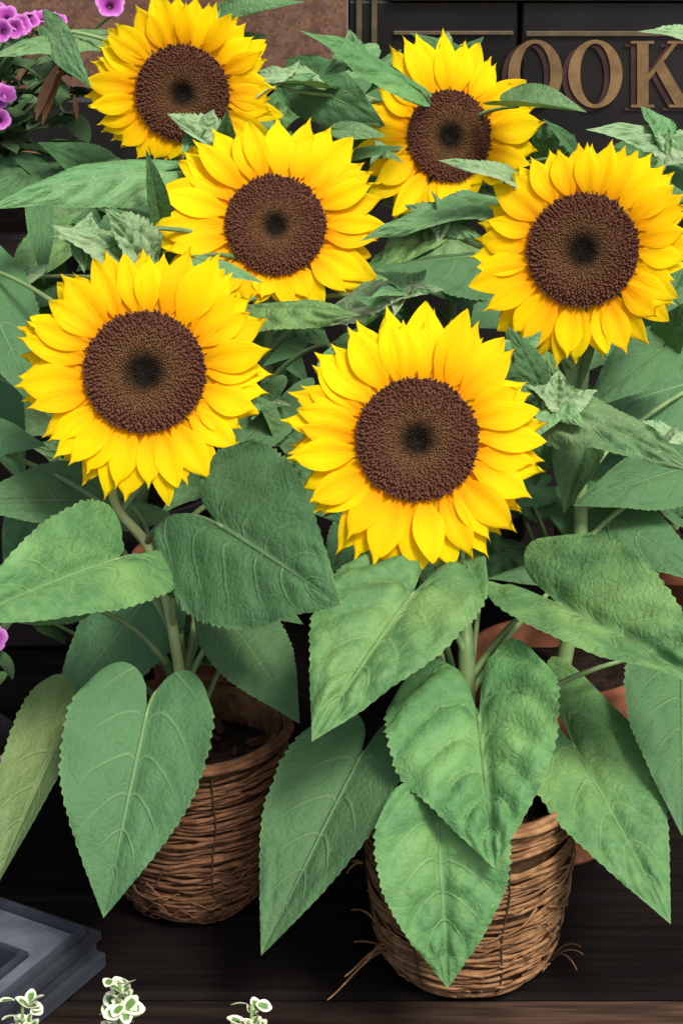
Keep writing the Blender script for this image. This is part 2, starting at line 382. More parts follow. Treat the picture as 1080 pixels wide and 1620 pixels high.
# ------------------------------------------------------------------ sunflower builders
def leaf_geo(B, T, wr, wl, bow=0.12, lobe=0.33, fold=8, curl=6, roll=0, quilt=0.05, wave=0.03, teeth=24, seed=0, rows=84, half=10, foldr=None, foldl=None, twist=0, up=0.3, rough=0.05, lobr=None, lobl=None, jag=0.055):
    rs = random.Random(seed)
    t0 = T - B; L = t0.length; td = t0.normalized()
    c = CAM - (B + T) / 2; n0 = (c - td * c.dot(td)).normalized()
    n0 = Matrix.Rotation(R(roll), 3, td) @ n0
    zp = Vector((0, 0, 1)) - td * td.z; vd = n0.copy()
    n0 = (n0 + zp * up).normalized(); wr /= max(.45, n0.dot(vd)); wl /= max(.45, n0.dot(vd))
    nz = Vector((rs.uniform(0, 50), rs.uniform(0, 50), seed))
    ctl = (B + T) / 2 + n0 * bow * L
    W = max(wr, wl); ph = rs.uniform(0, 6.28); ph2 = rs.uniform(0, 6.28); fq = rs.uniform(6, 10)
    prof = [(0, .86), (.05, .95), (.11, .985), (.2, 1.0), (.3, .965), (.4, .92), (.5, .81), (.6, .67), (.7, .51), (.8, .34), (.88, .205), (.94, .105), (.98, .035), (1, 0)]
    def ang(w, f):
        if f is not None: return R(f)
        return math.acos(max(0.15, min(1, w / W)))
    sz_ = td.cross(n0).z                              # the half that lies uphill droops back, so it still faces the sky
    ar = R(fold) + ang(wr, foldr) * (-1 if foldr is None and sz_ > .25 else 1); al = R(fold) + ang(wl, foldl) * (-1 if foldl is None and sz_ < -.25 else 1)
    if sz_ > .25 and foldr is None: ar -= R(fold + 14)
    if sz_ < -.25 and foldl is None: al -= R(fold + 14)
    v, uv, f = [], [], []; cols = half * 2 + 1
    for i in range(rows + 1):
        u = i / rows
        w = W * interp(prof, u) * 1.02
        for j in range(cols):
            s = (j - half) / half; a = abs(s); sg = 1 if s > 0 else -1
            lb = (lobr if s > 0 else lobl); lb = lobe if lb is None else lb
            y = u - lb * (1 - u) ** 2.6 * max(0.0, math.sin(math.pi * min(1.0, a ** 0.85 * .97))) ** .62 * (1 + .12 * sg * math.sin(ph))
            saw = (u * teeth + rs.random() * .15) % 1.0
            ww = w * (1 + (jag * (saw - 0.5)) * a ** 8) if u > 0.04 else w
            th = (ar if s > 0 else al) + R(curl) * a * .5
            xx = sg * ww * a * math.cos(th); zz = ww * a * math.sin(th)
            zz += wave * W * math.sin(u * fq + ph + (1.7 if s > 0 else 0)) * a * a * sm(u * 6) * sm((1 - u) * 4)
            zz += 0.03 * W * math.sin(u * 19 + ph2 + s * 3) * a ** 3 * sm((1 - u) * 4)
            q = (u - .26 * a) * 6
            zz += quilt * W * abs(math.sin(math.pi * (q - .5))) ** 0.7 * sm(a * 5) * (1 - a ** 3) * sm((1 - u) * 4)
            zz += (rough * W * noise.noise(nz + Vector((s * 3.2, u * 4.5, 0))) * sm(a * 3) + rough * .5 * W * noise.noise(nz + Vector((s * 8, u * 11, 7))) * sm(a * 4)) * sm((1 - u) * 3.2)
            zz -= 0.035 * ww * math.exp(-(a / .08) ** 2)
            # spine frame (extended straight behind the base)
            uu = y
            if uu >= 0:
                p = B * (1 - uu) ** 2 + ctl * 2 * uu * (1 - uu) + T * uu * uu
                tg = ((ctl - B) * (1 - uu) + (T - ctl) * uu).normalized()
            else:
                tg = (ctl - B).normalized(); p = B + tg * uu * L
                tg = tg
            sd = tg.cross(n0).normalized(); nn = sd.cross(tg)
            if twist:
                rm = Matrix.Rotation(R(twist) * u, 3, tg); sd = rm @ sd; nn = rm @ nn
            v.append(p + sd * xx + nn * zz - B); uv.append((s * .5 + .5, u))
    for i in range(rows):
        for j in range(cols - 1):
            k = i * cols + j
            f.append((k, k + cols, k + cols + 1, k + 1) if i < rows - 1 or True else None)
    return v, f, uv, (ctl - B).normalized(), n0

petal_meshes = []
for k in range(9):                                  # unit petals: x along, z up
    rs = random.Random(k + 5); v, f, uv = [], [], []; nu, nv = 12, 6
    wmax = rs.uniform(.92, 1.1); pk = rs.uniform(.42, .56); tw = rs.uniform(-.12, .12); bend = rs.uniform(-.06, .16); side = rs.uniform(-.05, .05)
    notch = k in (3, 7)
    for i in range(nu + 1):
        u = i / nu
        w = .5 * wmax * (math.sin(math.pi * min(1, u / pk) * .5) ** .8 if u < pk else max(0.0, 1 - ((u - pk) / (1 - pk)) ** 1.75) ** .88)
        w = max(w, .20 * (1 - u) if u < pk else 0.008)
        for j in range(nv + 1):
            s = j / nv * 2 - 1
            x = u - (0.10 * abs(s) ** 1.5 * u * u if not notch else (-.05 * abs(s) + .02) * sm((u - .7) * 3))
            z = .03 * math.sin(math.pi * u) - bend * u * u * .6 + w * (.22 * s * s - .08 * math.cos(s * math.pi * 2)) * (1 - .4 * u) * .5
            z += tw * s * u * .4
            v.append(Vector((x, w * s + side * u * u, z))); uv.append((s * .5 + .5, u))
    for i in range(nu):
        for j in range(nv):
            q = i * (nv + 1) + j; f.append((q, q + nv + 1, q + nv + 2, q + 1))
    petal_meshes.append(mesh('petal', v, f, M['petal'], uv))
def make_disc(seed):
    rs = random.Random(seed); parts = []
    def zprof(r): return .10 + .10 * math.sin(math.pi * min(1, r) ** 1.3) - .07 * math.exp(-(r / .22) ** 2) - .10 * max(0, r - .85)
    N = 1750; ga = math.pi * (3 - 5 ** .5)
    for k in range(N):
        r = math.sqrt((k + .5) / N); a = k * ga
        r *= 1 + rs.uniform(-.012, .012); a += rs.uniform(-.035, .035)
        sz = (.0165 + .0095 * r) * rs.uniform(.8, 1.15); h = (.022 + .05 * r ** 2) * rs.uniform(.4, 1.5)
        c = Vector((r * math.cos(a), r * math.sin(a), zprof(r)))
        ax = Vector((math.cos(a) * r * .7 + rs.uniform(-.25, .25), math.sin(a) * r * .7 + rs.uniform(-.25, .25), 1)).normalized()
        e1 = ax.orthogonal().normalized(); e2 = ax.cross(e1); vv, ff = [], []
        for rr, hh in ((.9, -.02), (1.0, h * .45), (.55, h * .9)):
            for q in range(5):
                t = q * 2 * math.pi / 5; vv.append(c + (e1 * math.cos(t) + e2 * math.sin(t)) * sz * rr + ax * hh)
        vv.append(c + ax * h)
        for b in (0, 5):
            for q in range(5): ff.append((b + q, b + (q + 1) % 5, b + 5 + (q + 1) % 5, b + 5 + q))
        for q in range(5): ff.append((10 + q, 10 + (q + 1) % 5, 15))
        parts.append((vv, ff))
    pr = [(r / 10, zprof(r / 10) - .012) for r in range(11)] + [(.97, -.02)]
    parts.append(lathe(pr, 40))
    v, f = join(parts); return mesh('disc_florets', v, f, M['disc'], smooth=False)
disc_meshes = [make_disc(3), make_disc(8)]
bv, bf = [], []
for i in range(7):
    u = i / 6; w = .2 * (1 - u) ** .7 * (1 if u > .05 else .8)
    for s in (-1, 0, 1): bv.append(Vector((u, w * s, .06 * abs(s) - .25 * u * u)))
for i in range(6):
    for j in range(2): q = i * 3 + j; bf.append((q, q + 3, q + 4, q + 1))
bract_mesh = mesh('bract', bv, bf, M['bract'])

class Plant:
    def __init__(s, px, Y, zsoil, label, rim, stem_pts=None, seed=1):
        s.base = Vector((at(px, 900, Y).x, Y, zsoil)); s.rim = rim
        s.root = thing('sunflower_plant', s.base, label, 'sunflower', 'potted sunflowers in front of the shop')
        s.rs = random.Random(seed); s.path = None; s.k = seed * 100
    def stem(s, pts, rad=0.0042, mat='stem'):
        s.path = catmull([s.base - Vector((0, 0, .02))] + pts, 8)
        v, f = tube([p - s.base for p in s.path], lambda t: rad * (1.45 - .65 * t), 10)
        return link('stem', mesh('stem', v, f, M[mat]), s.root)
    def head(s, cx, cy, Y, rpx, reach, tilt=(0, 0), n=20, back=0.0, seed=0, vshape=1.0, grow=1.0):
        """reach: [(angle deg, px)] as seen in the photo; tilt (yaw right, pitch up) away from facing the viewer"""
        rs = random.Random(seed); C = at(cx, cy, Y); m = mpp(C); Rd = rpx * m
        z = (CAM - C).normalized()
        x = Vector((0, 0, 1)).cross(z).normalized(); y = z.cross(x)
        z = (z + x * math.tan(R(tilt[0])) + y * math.tan(R(tilt[1]))).normalized()
        x = Vector((0, 0, 1)).cross(z).normalized(); y = z.cross(x)
        rot = Matrix((x, y, z)).transposed()
        C0 = C - z * Rd * .15
        rc = lathe([(0.002, -.62 * Rd), (.16 * Rd, -.60 * Rd), (.5 * Rd, -.42 * Rd), (.85 * Rd, -.16 * Rd), (.96 * Rd, .0), (.9 * Rd, -.03 * Rd), (.002, -.05 * Rd)], 28)
        hd = link('flower_head', mesh('flower_head', rc[0], rc[1], M['bract']), s.root)
        hd.matrix_local = Matrix.Translation(C0 - s.base) @ rot.to_4x4()
        d = link('disc_florets', disc_meshes[seed % 2], hd); d['kind'] = 'stuff'
        d.scale = (Rd * .97, Rd * .97 * vshape, Rd); d.rotation_euler.z = rs.uniform(0, 6) if vshape == 1 else 0
        tab = sorted(reach); tab = [(tab[-1][0] - 360, tab[-1][1])] + tab + [(tab[0][0] + 360, tab[0][1])]
        for layer, cnt in ((0, n), (1, n), (2, n * 2 // 3)):
            for k in range(cnt):
                a = (k + (.5 if layer == 1 else .2 * layer) + rs.uniform(-.28, .28)) / cnt * 360
                rch = interp(tab, a) * m * (rs.uniform(.99, 1.10) if layer == 1 else rs.uniform(.93, 1.07) if layer == 0 else rs.uniform(.90, 1.03)) * grow
                r0 = Rd * (.93 - .03 * layer)
                pit = R((rs.uniform(0, 11), rs.uniform(-5, 4), rs.uniform(-12, -5))[layer] + back)
                ln = (rch - r0) / max(.5, math.cos(pit))
                wd = max(Rd * .45, ln * .43) * rs.uniform(.84, 1.16)
                p = link('petal', petal_meshes[rs.randrange(9)], hd)
                p.matrix_local = (Matrix.Rotation(R(a), 4, 'Z') @ Matrix.Translation((r0, 0, Rd * (.02 - .05 * layer))) @ Matrix.Rotation(-pit, 4, 'Y')
                                  @ Matrix.Rotation(R(rs.uniform(-10, 10)), 4, 'X') @ Matrix.Rotation(R(rs.uniform(-6, 6)), 4, 'Z') @ Matrix.Diagonal((ln, wd, ln * .9, 1)))
        for k in range(15):
            a = k * 24 + rs.uniform(-6, 6); l = Rd * rs.uniform(.75, 1.15)
            b = link('bract', bract_mesh, hd)
            b.matrix_local = Matrix.Rotation(R(a), 4, 'Z') @ Matrix.Translation((Rd * .8, 0, -Rd * .22)) @ Matrix.Rotation(R(rs.uniform(-5, 25)), 4, 'Y') @ Matrix.Diagonal((l, l, l, 1))
        s.headback = C0 - z * Rd * .55; s.hz = z
        return hd
    def leaf(s, b, t, wr, wl, mat='leaf', pet=True, src=None, **kw):
        s.k += 1
        if mat == 'glare_leaf': kw = dict(dict(jag=.15, teeth=15, rough=.16, wave=.16, quilt=.16), **kw)
        B = at(*b); T = at(*t); m = mpp((B + T) / 2)
        v, f, uv, tg, nn = leaf_geo(B, T, wr * m, wl * m, seed=s.k, **kw)
        lf = link('leaf', mesh('leaf', v, f, M[mat], uv), s.root, B - s.base)
        if pet and s.path:
            if src: S = at(*src)
            else:
                zz = max(s.base.z + .004, B.z - .05)
                S = min(s.path, key=lambda p: abs(p.z - zz))
            d = (B - S); ln = d.length
            pts = bez([S - B, S - B + d * .3 + Vector((0, 0, .22 * ln)), -tg * min(.03, ln * .35) - nn * .004, tg * .004 - nn * .0016], 12)
            pv, pf = tube(pts, lambda q: .0024 - .0013 * q, 7)
            link('petiole', mesh('petiole', pv, pf, M['stem']), lf)
        return lf

# ------------------------------------------------------------------ containers
def basket(px, Y, H, rt, rb, label, seed, mat, tilt=0.35):
    rs = random.Random(seed); x = at(px, 1300, Y).x
    b = thing('wicker_basket', (x, Y, 0.001), label, 'basket', 'wicker baskets holding the front sunflowers')
    rad = lambda z: rb + (rt - rb) * (z / H) ** .85 - .010 * math.exp(-(z / .010) ** 1.2)
    pr = [(.002, .002), (rb - .012, .002)] + [(rad(H * i / 10) - .0035, H * i / 10) for i in range(11)] + [(rt - .007, H), (rt - .008, H * .78)]
    v, f = lathe(pr, 48); link('liner', mesh('liner', v, f, M['liner']), b)
    z = .003; k = 0
    while z < H - .004:
        for q in range(rs.choice((3, 4, 4, 5))):
            a0 = rs.uniform(0, 6.28); span = rs.uniform(1.5, 3.6); tl = rs.uniform(-.2, 1.0) * .0075; r = rs.uniform(.0008, .0017)
            zz0 = z + rs.uniform(-.0015, .0015); off = rs.uniform(-.0012, .0016); n = 26; pts = []; p1, p2 = rs.uniform(0, 6), rs.uniform(0, 6)
            for i in range(n + 1):
                t = i / n; a = a0 + span * t
                zz = zz0 + tl * (t - .5) * span / 2 + .0011 * math.sin(a * 5 + p1) + .0006 * math.sin(a * 13 + p2)
                zz = min(H - .001, max(.002, zz))
                rr = rad(zz) + off + .0008 * math.sin(a * 7 + p2) + (.0025 * max(0, (t - .93) / .07) if rs.random() < .5 else 0)
                pts.append(Vector((rr * math.cos(a), rr * math.sin(a), zz)))
            v, f = tube(pts, lambda t: r * (.55 + .45 * min(1, 8 * t, 8 * (1 - t))), 5)
            link('wicker_strand', mesh('wicker_strand', v, f, M[mat]), b)
        z += rs.uniform(.0024, .0032)
    for j in range(4):                               # rim of bundled canes
        pts = []; p1 = rs.uniform(0, 6)
        for i in range(65):
            a = 2 * math.pi * i / 64
            pts.append(Vector(((rt + .001 + .0018 * math.cos(j * 1.6) + .0008 * math.sin(a * 6 + p1)) * math.cos(a), (rt + .001 + .0018 * math.cos(j * 1.6) + .0008 * math.sin(a * 6 + p1)) * math.sin(a), H + .0020 * math.sin(j * 1.6) + .0012 * math.sin(a * 4 + p1))))
        v, f = tube(pts, .0023, 6); link('rim_cane', mesh('rim_cane', v, f, M[mat]), b)
    for j in range(7):                               # wire ties down the side
        a = -1.27 + j * 2 * math.pi / 7
        pts = [Vector(((rad(H * i / 12) + .0025) * math.cos(a + .02 * math.sin(i)), (rad(H * i / 12) + .0025) * math.sin(a + .02 * math.sin(i)), max(.003, H * i / 12))) for i in range(13)]
        v, f = tube(pts, .0006, 5); link('wire_tie', mesh('wire_tie', v, f, M['wire']), b)
    v, f = lathe([(.001, H * .86), (rt * .5, H * .85), (rt - .009, H * .82)], 32)
    v = [p + Vector((0, 0, rs.uniform(-.002, .003))) for p in v]
    link('potting_soil', mesh('potting_soil', v, f, M['soil']), b)
    for j in range(26):
        a = rs.uniform(0, 6.28); r = (rt - .012) * math.sqrt(rs.random()); l = rs.uniform(.006, .015)
        c = link('bark_chip', box_mesh('bark_chip', l, l * rs.uniform(.3, .6), .003, M['bark'], .0008), b, (r * math.cos(a), r * math.sin(a), H * .85 + rs.uniform(.001, .005)))
        c.rotation_euler = (rs.uniform(-.5, .5), rs.uniform(-.5, .5), rs.uniform(0, 6))
    return b, rad
def fibres(b, start, ends, mat, seed, r=.0011):
    rs = random.Random(seed); base = b.location
    for e in ends:
        p0 = start - base; p3 = e - base; ln = (p3 - p0).length
        pts = bez([p0, p0.lerp(p3, .3) + Vector((0, 0, ln * rs.uniform(.1, .35))), p0.lerp(p3, .7) + Vector((0, 0, ln * rs.uniform(-.05, .3))), p3], 10)
        v, f = tube(pts, lambda t: r * (1.2 - .8 * t), 5)
        link('loose_fibre', mesh('loose_fibre', v, f, M[mat]), b)
def clay_pot(x, Y, H, rt, label, mat='terracotta', name='terracotta_pot'):
    p = thing(name, (x, Y, 0.001), label, 'pot', 'terracotta pots behind the baskets' if mat == 'terracotta' else 'black plastic pots behind the sunflowers')
    pr = [(.001, .0), (rt * .66, .0), (rt * .69, .004), (rt * .88, H - .034), (rt * .975, H - .033), (rt, H - .030), (rt * 1.02, H - .004), (rt * 1.0, H), (rt * .93, H), (rt * .90, H - .004), (rt * .84, H - .05)]
    v, f = lathe(pr, 56); link('pot_wall', mesh('pot_wall', v, f, M[mat]), p)
    v, f = lathe([(.001, H - .017), (rt * .5, H - .018), (rt * .88, H - .021)], 32)
    v = [q + Vector((0, 0, rng.uniform(-.002, .002))) for q in v]
    link('potting_soil', mesh('potting_soil', v, f, M['soil']), p)
    return p

bk1, rad1 = basket(742, 1.16, .135, .070, .056, 'light brown woven wicker basket with frayed fibres sticking out at its sides', 3, 'wicker')
bk2, rad2 = basket(305, 1.24, .133, .066, .049, 'brown wicker basket beside the slate frame, shade painted into its wicker', 7, 'wicker_shaded')
A = at(614, 1503, 1.14)
fibres(bk1, A, [at(518, 1582, 1.07), at(545, 1545, 1.08), at(560, 1490, 1.12), at(556, 1440, 1.12), at(575, 1525, 1.09)], 'wicker', 4, .0011)
A = at(868, 1522, 1.155)
fibres(bk1, A, [at(918, 1498, 1.13), at(912, 1535, 1.12), at(922, 1510, 1.14)], 'wicker', 5, .0008)
fibres(bk1, at(572, 1365, 1.14), [at(548, 1382, 1.13), at(555, 1362, 1.14)], 'wicker', 6, .001)
def tangle(b, rad, n, seed, mat, zmax):
    rs = random.Random(seed)
    for k in range(n):
        a0 = rs.uniform(-2.9, -.2); z0 = rs.uniform(.004, zmax); sp = rs.uniform(.25, .9) * rs.choice((-1, 1)); dz = rs.uniform(-.012, .014); p1 = rs.uniform(0, 6); pts = []
        for i in range(13):
            t = i / 12; a = a0 + sp * t; z = max(.003, z0 + dz * math.sin(t * 2.6 + p1) + .003 * math.sin(t * 9 + p1))
            r = rad(z) + .0028 + .0025 * math.sin(math.pi * t) * rs.random(); pts.append(Vector((r * math.cos(a), r * math.sin(a), z)))
        v, f = tube(pts, lambda t: .00085 - .0004 * t, 5); link('loose_fibre', mesh('loose_fibre', v, f, M[mat]), b)
tangle(bk2, rad2, 22, 4, 'wicker_shaded', .05); tangle(bk1, rad1, 9, 6, 'wicker', .09)
XA = at(885, 1040, 1.31).x
potA = clay_pot(XA, 1.315, .148, .066, 'terracotta pot just behind the light brown basket, rim showing between leaves')
XB = at(1065, 830, 1.60).x
potB = clay_pot(XB, 1.60, .150, .100, 'wide terracotta pot under the sunflower without a bloom, only its rim glimpsed')
XC = at(340, 900, 1.49).x
potC = clay_pot(XC, 1.49, .150, .066, 'terracotta pot behind the shaded basket, under the middle sunflower')
XD = at(190, 950, 1.46).x
potD = clay_pot(at(215, 950, 1.62).x, 1.62, .160, .075, 'black plastic pot hidden behind leaves near the petunia planter', 'panel', 'plastic_pot')
XE = at(690, 900, 1.62).x
potE = clay_pot(XE, 1.62, .150, .075, 'black plastic pot standing near the shop front, hidden behind foliage', 'panel', 'plastic_pot')

# ------------------------------------------------------------------ sunflower plants
# 1: front basket
P1 = Plant(742, 1.165, .112, 'sunflower with the largest open bloom, rooted in the light brown basket', .13, seed=1)
P1.head(660, 695, 1.22, 100, [(0, 196), (30, 200), (60, 205), (90, 208), (120, 200), (150, 208), (180, 208), (210, 200), (240, 210), (270, 212), (300, 205), (330, 202)], (3, 4), 26, seed=1)
P1.stem([at(738, 1060, 1.175), at(728, 960, 1.20), at(695, 820, 1.245), P1.headback - P1.hz * .012, P1.headback])
L = P1.leaf
L((757, 1132, 1.13), (782, 1374, 1.045), 152, 138, 'lit_leaf', lobe=.40, quilt=.18, wave=.07, bow=.10, fold=8, rough=.08)
L((692, 1300, 1.078), (708, 1563, 1.035), 108, 112, 'lit_leaf', lobe=.22, quilt=.12, rough=.08, bow=.08, fold=8)
L((655, 935, 1.17), (493, 1174, 1.06), 128, 118, 'lit_leaf', lobe=.32, quilt=.16, wave=.07, rough=.10, bow=.16, fold=4)
L((570, 1195, 1.14), (413, 1512, 1.055), 112, 92, lobe=.22, quilt=.03, bow=.10, fold=6)
L((905, 1175, 1.17), (1060, 1462, 1.06), 100, 104, 'lit_leaf', lobr=.22, lobl=.5, quilt=.10, rough=.08, bow=.12, fold=6)
L((1078, 1050, 1.20), (1078, 1322, 1.10), 92, 90, lobe=.2, quilt=.04, bow=.10)
L((880, 952, 1.19), (1150, 1100, 1.08), 52, 125, 'lit_leaf', lobe=.30, quilt=.12, wave=.06, rough=.06, bow=.08, foldr=50, foldl=12, fold=0)
L((905, 885, 1.29), (770, 915, 1.27), 22, 40, lobe=.2)
L((655, 1010, 1.20), (595, 1075, 1.17), 30, 30, lobe=.2)
# 2: shaded basket
P2 = Plant(300, 1.24, .110, 'sunflower with wide bloom rooted in the shaded basket', .13, seed=2)
P2.head(228, 588, 1.25, 99, [(0, 192), (30, 196), (55, 205), (90, 184), (120, 190), (150, 185), (172, 203), (200, 190), (230, 192), (262, 192), (290, 188), (315, 190), (340, 180)], (-8, 5), 25, seed=2, grow=1.04)
P2.stem([at(284, 1060, 1.245), at(262, 940, 1.26), at(232, 860, 1.272), at(178, 772, 1.285), P2.headback - P2.hz * .014, P2.headback], .0029, 'stalk')
L = P2.leaf
L((233, 1125, 1.16), (164, 1452, 1.08), 122, 116, lobe=.22, quilt=.03, bow=.10, fold=5)
L((112, 1130, 1.2), (-18, 1425, 1.1), 82, 40, 'old_leaf', lobe=.15, quilt=.04, foldr=20, foldl=55)
L((190, 882, 1.19), (-80, 992, 1.07), 100, 56, 'lit_leaf', lobr=.06, lobl=.52, quilt=.07, bow=.12, foldr=18, foldl=20, fold=0)
L((108, 956, 1.21), (-70, 975, 1.16), 30, 34, lobe=.2, src=(262, 1050, 1.24))
L((345, 828, 1.19), (538, 958, 1.075), 80, 150, lobr=.5, lobl=.3, quilt=.05, bow=.06, foldr=-25, foldl=20, fold=0)
L((185, 790, 1.33), (-70, 800, 1.27), 70, 66, lobe=.3)
L((285, 898, 1.235), (480, 988, 1.165), 66, 72, lobe=.35, quilt=.08)
L((232, 945, 1.29), (80, 1140, 1.26), 78, 84, lobe=.15)
L((370, 990, 1.25), (474, 1145, 1.19), 66, 66, lobe=.35)
L((440, 630, 1.37), (330, 770, 1.31), 50, 52)
L((472, 700, 1.36), (402, 622, 1.33), 26, 30, 'young_leaf')
L((-40, 430, 1.42), (65, 655, 1.34), 72, 74)
L((-70, 690, 1.36), (75, 705, 1.3), 50, 46)
L((-20, 600, 1.42), (40, 770, 1.36), 60, 50)
# 3: behind, middle
P3 = Plant(340, 1.49, .132, 'sunflower in terracotta behind the shaded basket, its bloom between three other heads', .15, seed=3)
P3.head(436, 355, 1.45, 82, [(0, 172), (30, 178), (60, 176), (90, 176), (118, 178), (150, 190), (180, 194), (200, 190), (235, 150), (265, 112), (290, 135), (320, 176), (340, 172)], (4, 12), 22, seed=3)
P3.stem([at(400, 800, 1.47), at(425, 560, 1.48), P3.headback - P3.hz * .014, P3.headback])
L = P3.leaf
L((258, 270, 1.47), (-25, 332, 1.37), 44, 40, lobe=.2, quilt=.22, foldr=-30, foldl=-30, fold=0, mat='young_leaf', up=.9)
L((252, 335, 1.44), (231, 235, 1.42), 20, 18)
L((225, 430, 1.39), (82, 356, 1.35), 46, 50, 'glare_leaf', quilt=.16, wave=.2, up=.6, rough=.15)
L((225, 420, 1.40), (166, 330, 1.36), 52, 44, 'glare_leaf', quilt=.16, wave=.2, up=.6, rough=.15)
L((395, 486, 1.36), (572, 498, 1.30), 52, 38, 'lit_leaf', lobe=.25, quilt=.12, wave=.2, up=.5, rough=.12)
L((560, 490, 1.42), (704, 458, 1.38), 34, 38, 'glare_leaf', quilt=.16, wave=.2, up=.6, rough=.15)
L((352, 262, 1.53), (264, 180, 1.485), 50, 36, 'glare_leaf', quilt=.16, wave=.15, up=.7, rough=.12)
L((350, 240, 1.53), (360, 172, 1.51), 26, 20)
L((325, 413, 1.38), (418, 448, 1.36), 16, 14, 'young_leaf')
L((270, 330, 1.55), (120, 430, 1.5), 60, 60)
L((60, 330, 1.5), (70, 450, 1.46), 22, 24)
L((430, 540, 1.5), (490, 610, 1.46), 24, 26)
L((470, 545, 1.48), (415, 580, 1.46), 14, 14)
L((520, 560, 1.4), (498, 590, 1.39), 8, 8, 'young_leaf')
L((620, 490, 1.4), (560, 470, 1.39), 14, 14, 'young_leaf')
# 4: top left
P4 = Plant(215, 1.62, .141, 'sunflower beside the purple petunias, its brown disc half covered by a pale leaf', .15, seed=4)
P4.head(288, 148, 1.55, 77, [(0, 142), (30, 146), (60, 150), (90, 152), (120, 148), (150, 152), (180, 156), (210, 152), (240, 120), (262, 102), (290, 100), (320, 130), (340, 158)], (-10, -4), 25, seed=4)
P4.stem([at(240, 700, 1.62), at(270, 400, 1.61), P4.headback - P4.hz * .014, P4.headback])
L = P4.leaf
L((155, 55, 1.62), (-20, 92, 1.54), 30, 34, 'young_leaf', quilt=.14, up=.7, rough=.1)
L((80, 50, 1.58), (145, 140, 1.52), 30, 28, 'young_leaf', foldr=-50, foldl=25)
L((330, 45, 1.64), (484, 3, 1.58), 14, 34, 'young_leaf')
L((372, 62, 1.62), (428, 58, 1.6), 10, 10)
L((180, 300, 1.66), (60, 225, 1.6), 50, 44)
L((200, 350, 1.66), (20, 250, 1.62), 40, 40)
L((330, 190, 1.58), (420, 160, 1.56), 24, 24)
# 5: top middle
P5 = Plant(690, 1.62, .131, 'smaller sunflower nearest the gilt letters, a curled leaf tip over its disc', .15, seed=5)
P5.head(712, 215, 1.58, 71, [(0, 152), (25, 140), (50, 130), (90, 150), (115, 162), (140, 138), (180, 138), (205, 140), (230, 150), (250, 120), (275, 90), (310, 95), (340, 140)], (20, 4), 19, seed=5, vshape=1.04, grow=1.06)
P5.stem([at(700, 700, 1.64), at(715, 400, 1.65), P5.headback - P5.hz * .014, P5.headback])
L = P5.leaf
L((640, 128, 1.52), (474, 48, 1.49), 30, 34, 'lit_leaf', quilt=.14, wave=.2, up=.7, rough=.1)
L((480, 132, 1.60), (610, 200, 1.56), 48, 38, foldr=-30, foldl=10)
L((540, 205, 1.50), (612, 216, 1.48), 16, 16, 'young_leaf')
L((500, 138, 1.58), (405, 132, 1.55), 30, 16, 'glare_leaf', quilt=.14, up=.6, rough=.12)
L((812, 168, 1.56), (928, 178, 1.52), 12, 40, 'young_leaf')
L((745, 112, 1.64), (648, 52, 1.62), 24, 20)
L((700, 125, 1.63), (765, 58, 1.62), 26, 26)
L((905, 235, 1.6), (858, 188, 1.58), 14, 12)
L((575, 150, 1.64), (500, 215, 1.6), 40, 40)
L((620, 150, 1.66), (560, 190, 1.64), 30, 34)
L((560, 245, 1.5), (640, 232, 1.48), 10, 10)
# 6: right
P6 = Plant(888, 1.315, .130, 'sunflower with full bloom below the gilt letters, rooted behind the light brown basket', .15, seed=6)
P6.head(920, 395, 1.33, 92, [(0, 168), (25, 178), (50, 178), (90, 174), (120, 176), (150, 178), (180, 180), (215, 178), (240, 172), (258, 180), (285, 172), (315, 180), (340, 160)], (-12, 6), 26, seed=6)
P6.stem([at(915, 900, 1.33), at(918, 640, 1.36), P6.headback - P6.hz * .014, P6.headback])
L = P6.leaf
L((778, 335, 1.39), (568, 382, 1.36), 38, 30, 'young_leaf', quilt=.16, wave=.2, lobe=.2, up=.6, rough=.14)
L((815, 290, 1.37), (692, 254, 1.34), 22, 20, 'glare_leaf', wave=.2, up=.7, rough=.12)
L((790, 400, 1.52), (595, 425, 1.48), 40, 80)
L((850, 600, 1.29), (802, 515, 1.28), 24, 24, quilt=.14)
L((928, 530, 1.37), (903, 648, 1.34), 30, 22, 'young_leaf')
L((1045, 550, 1.38), (925, 648, 1.34), 50, 50)
L((848, 640, 1.30), (1105, 748, 1.20), 30, 50, 'young_leaf', quilt=.16, wave=.2, foldr=-20, foldl=-25, up=.8, rough=.14)
L((928, 690, 1.32), (892, 812, 1.28), 48, 42)
L((1095, 735, 1.36), (905, 800, 1.32), 60, 64)
L((1010, 760, 1.45), (900, 900, 1.40), 80, 70)
L((1110, 600, 1.45), (950, 650, 1.42), 95, 95)
L((930, 800, 1.36), (1130, 925, 1.29), 66, 62)
L((860, 690, 1.34), (845, 770, 1.33), 40, 30)
L((860, 770, 1.38), (800, 800, 1.36), 30, 30)
L((1040, 560, 1.4), (1095, 470, 1.36), 34, 34)
L((820, 470, 1.5), (740, 520, 1.46), 50, 50)
# 7: leaves only, right edge
P7 = Plant(1065, 1.60, .131, 'leafy sunflower without a visible bloom in the wide terracotta pot', .15, seed=7)
P7.stem([at(1060, 700, 1.57), at(1090, 400, 1.6), at(1110, 150, 1.63)])
L = P7.leaf
L((1120, 235, 1.52), (925, 205, 1.48), 34, 36, 'glare_leaf', quilt=.16, wave=.15, up=.8, rough=.12)
L((1135, 72, 1.62), (1008, 50, 1.58), 22, 20, 'glare_leaf', up=.7)
L((1100, 290, 1.56), (1030, 265, 1.53), 22, 24)
L((1120, 480, 1.5), (1020, 560, 1.46), 50, 50)
L((1000, 480, 1.6), (900, 600, 1.55), 60, 60)
L((800, 560, 1.62), (860, 640, 1.58), 60, 60)

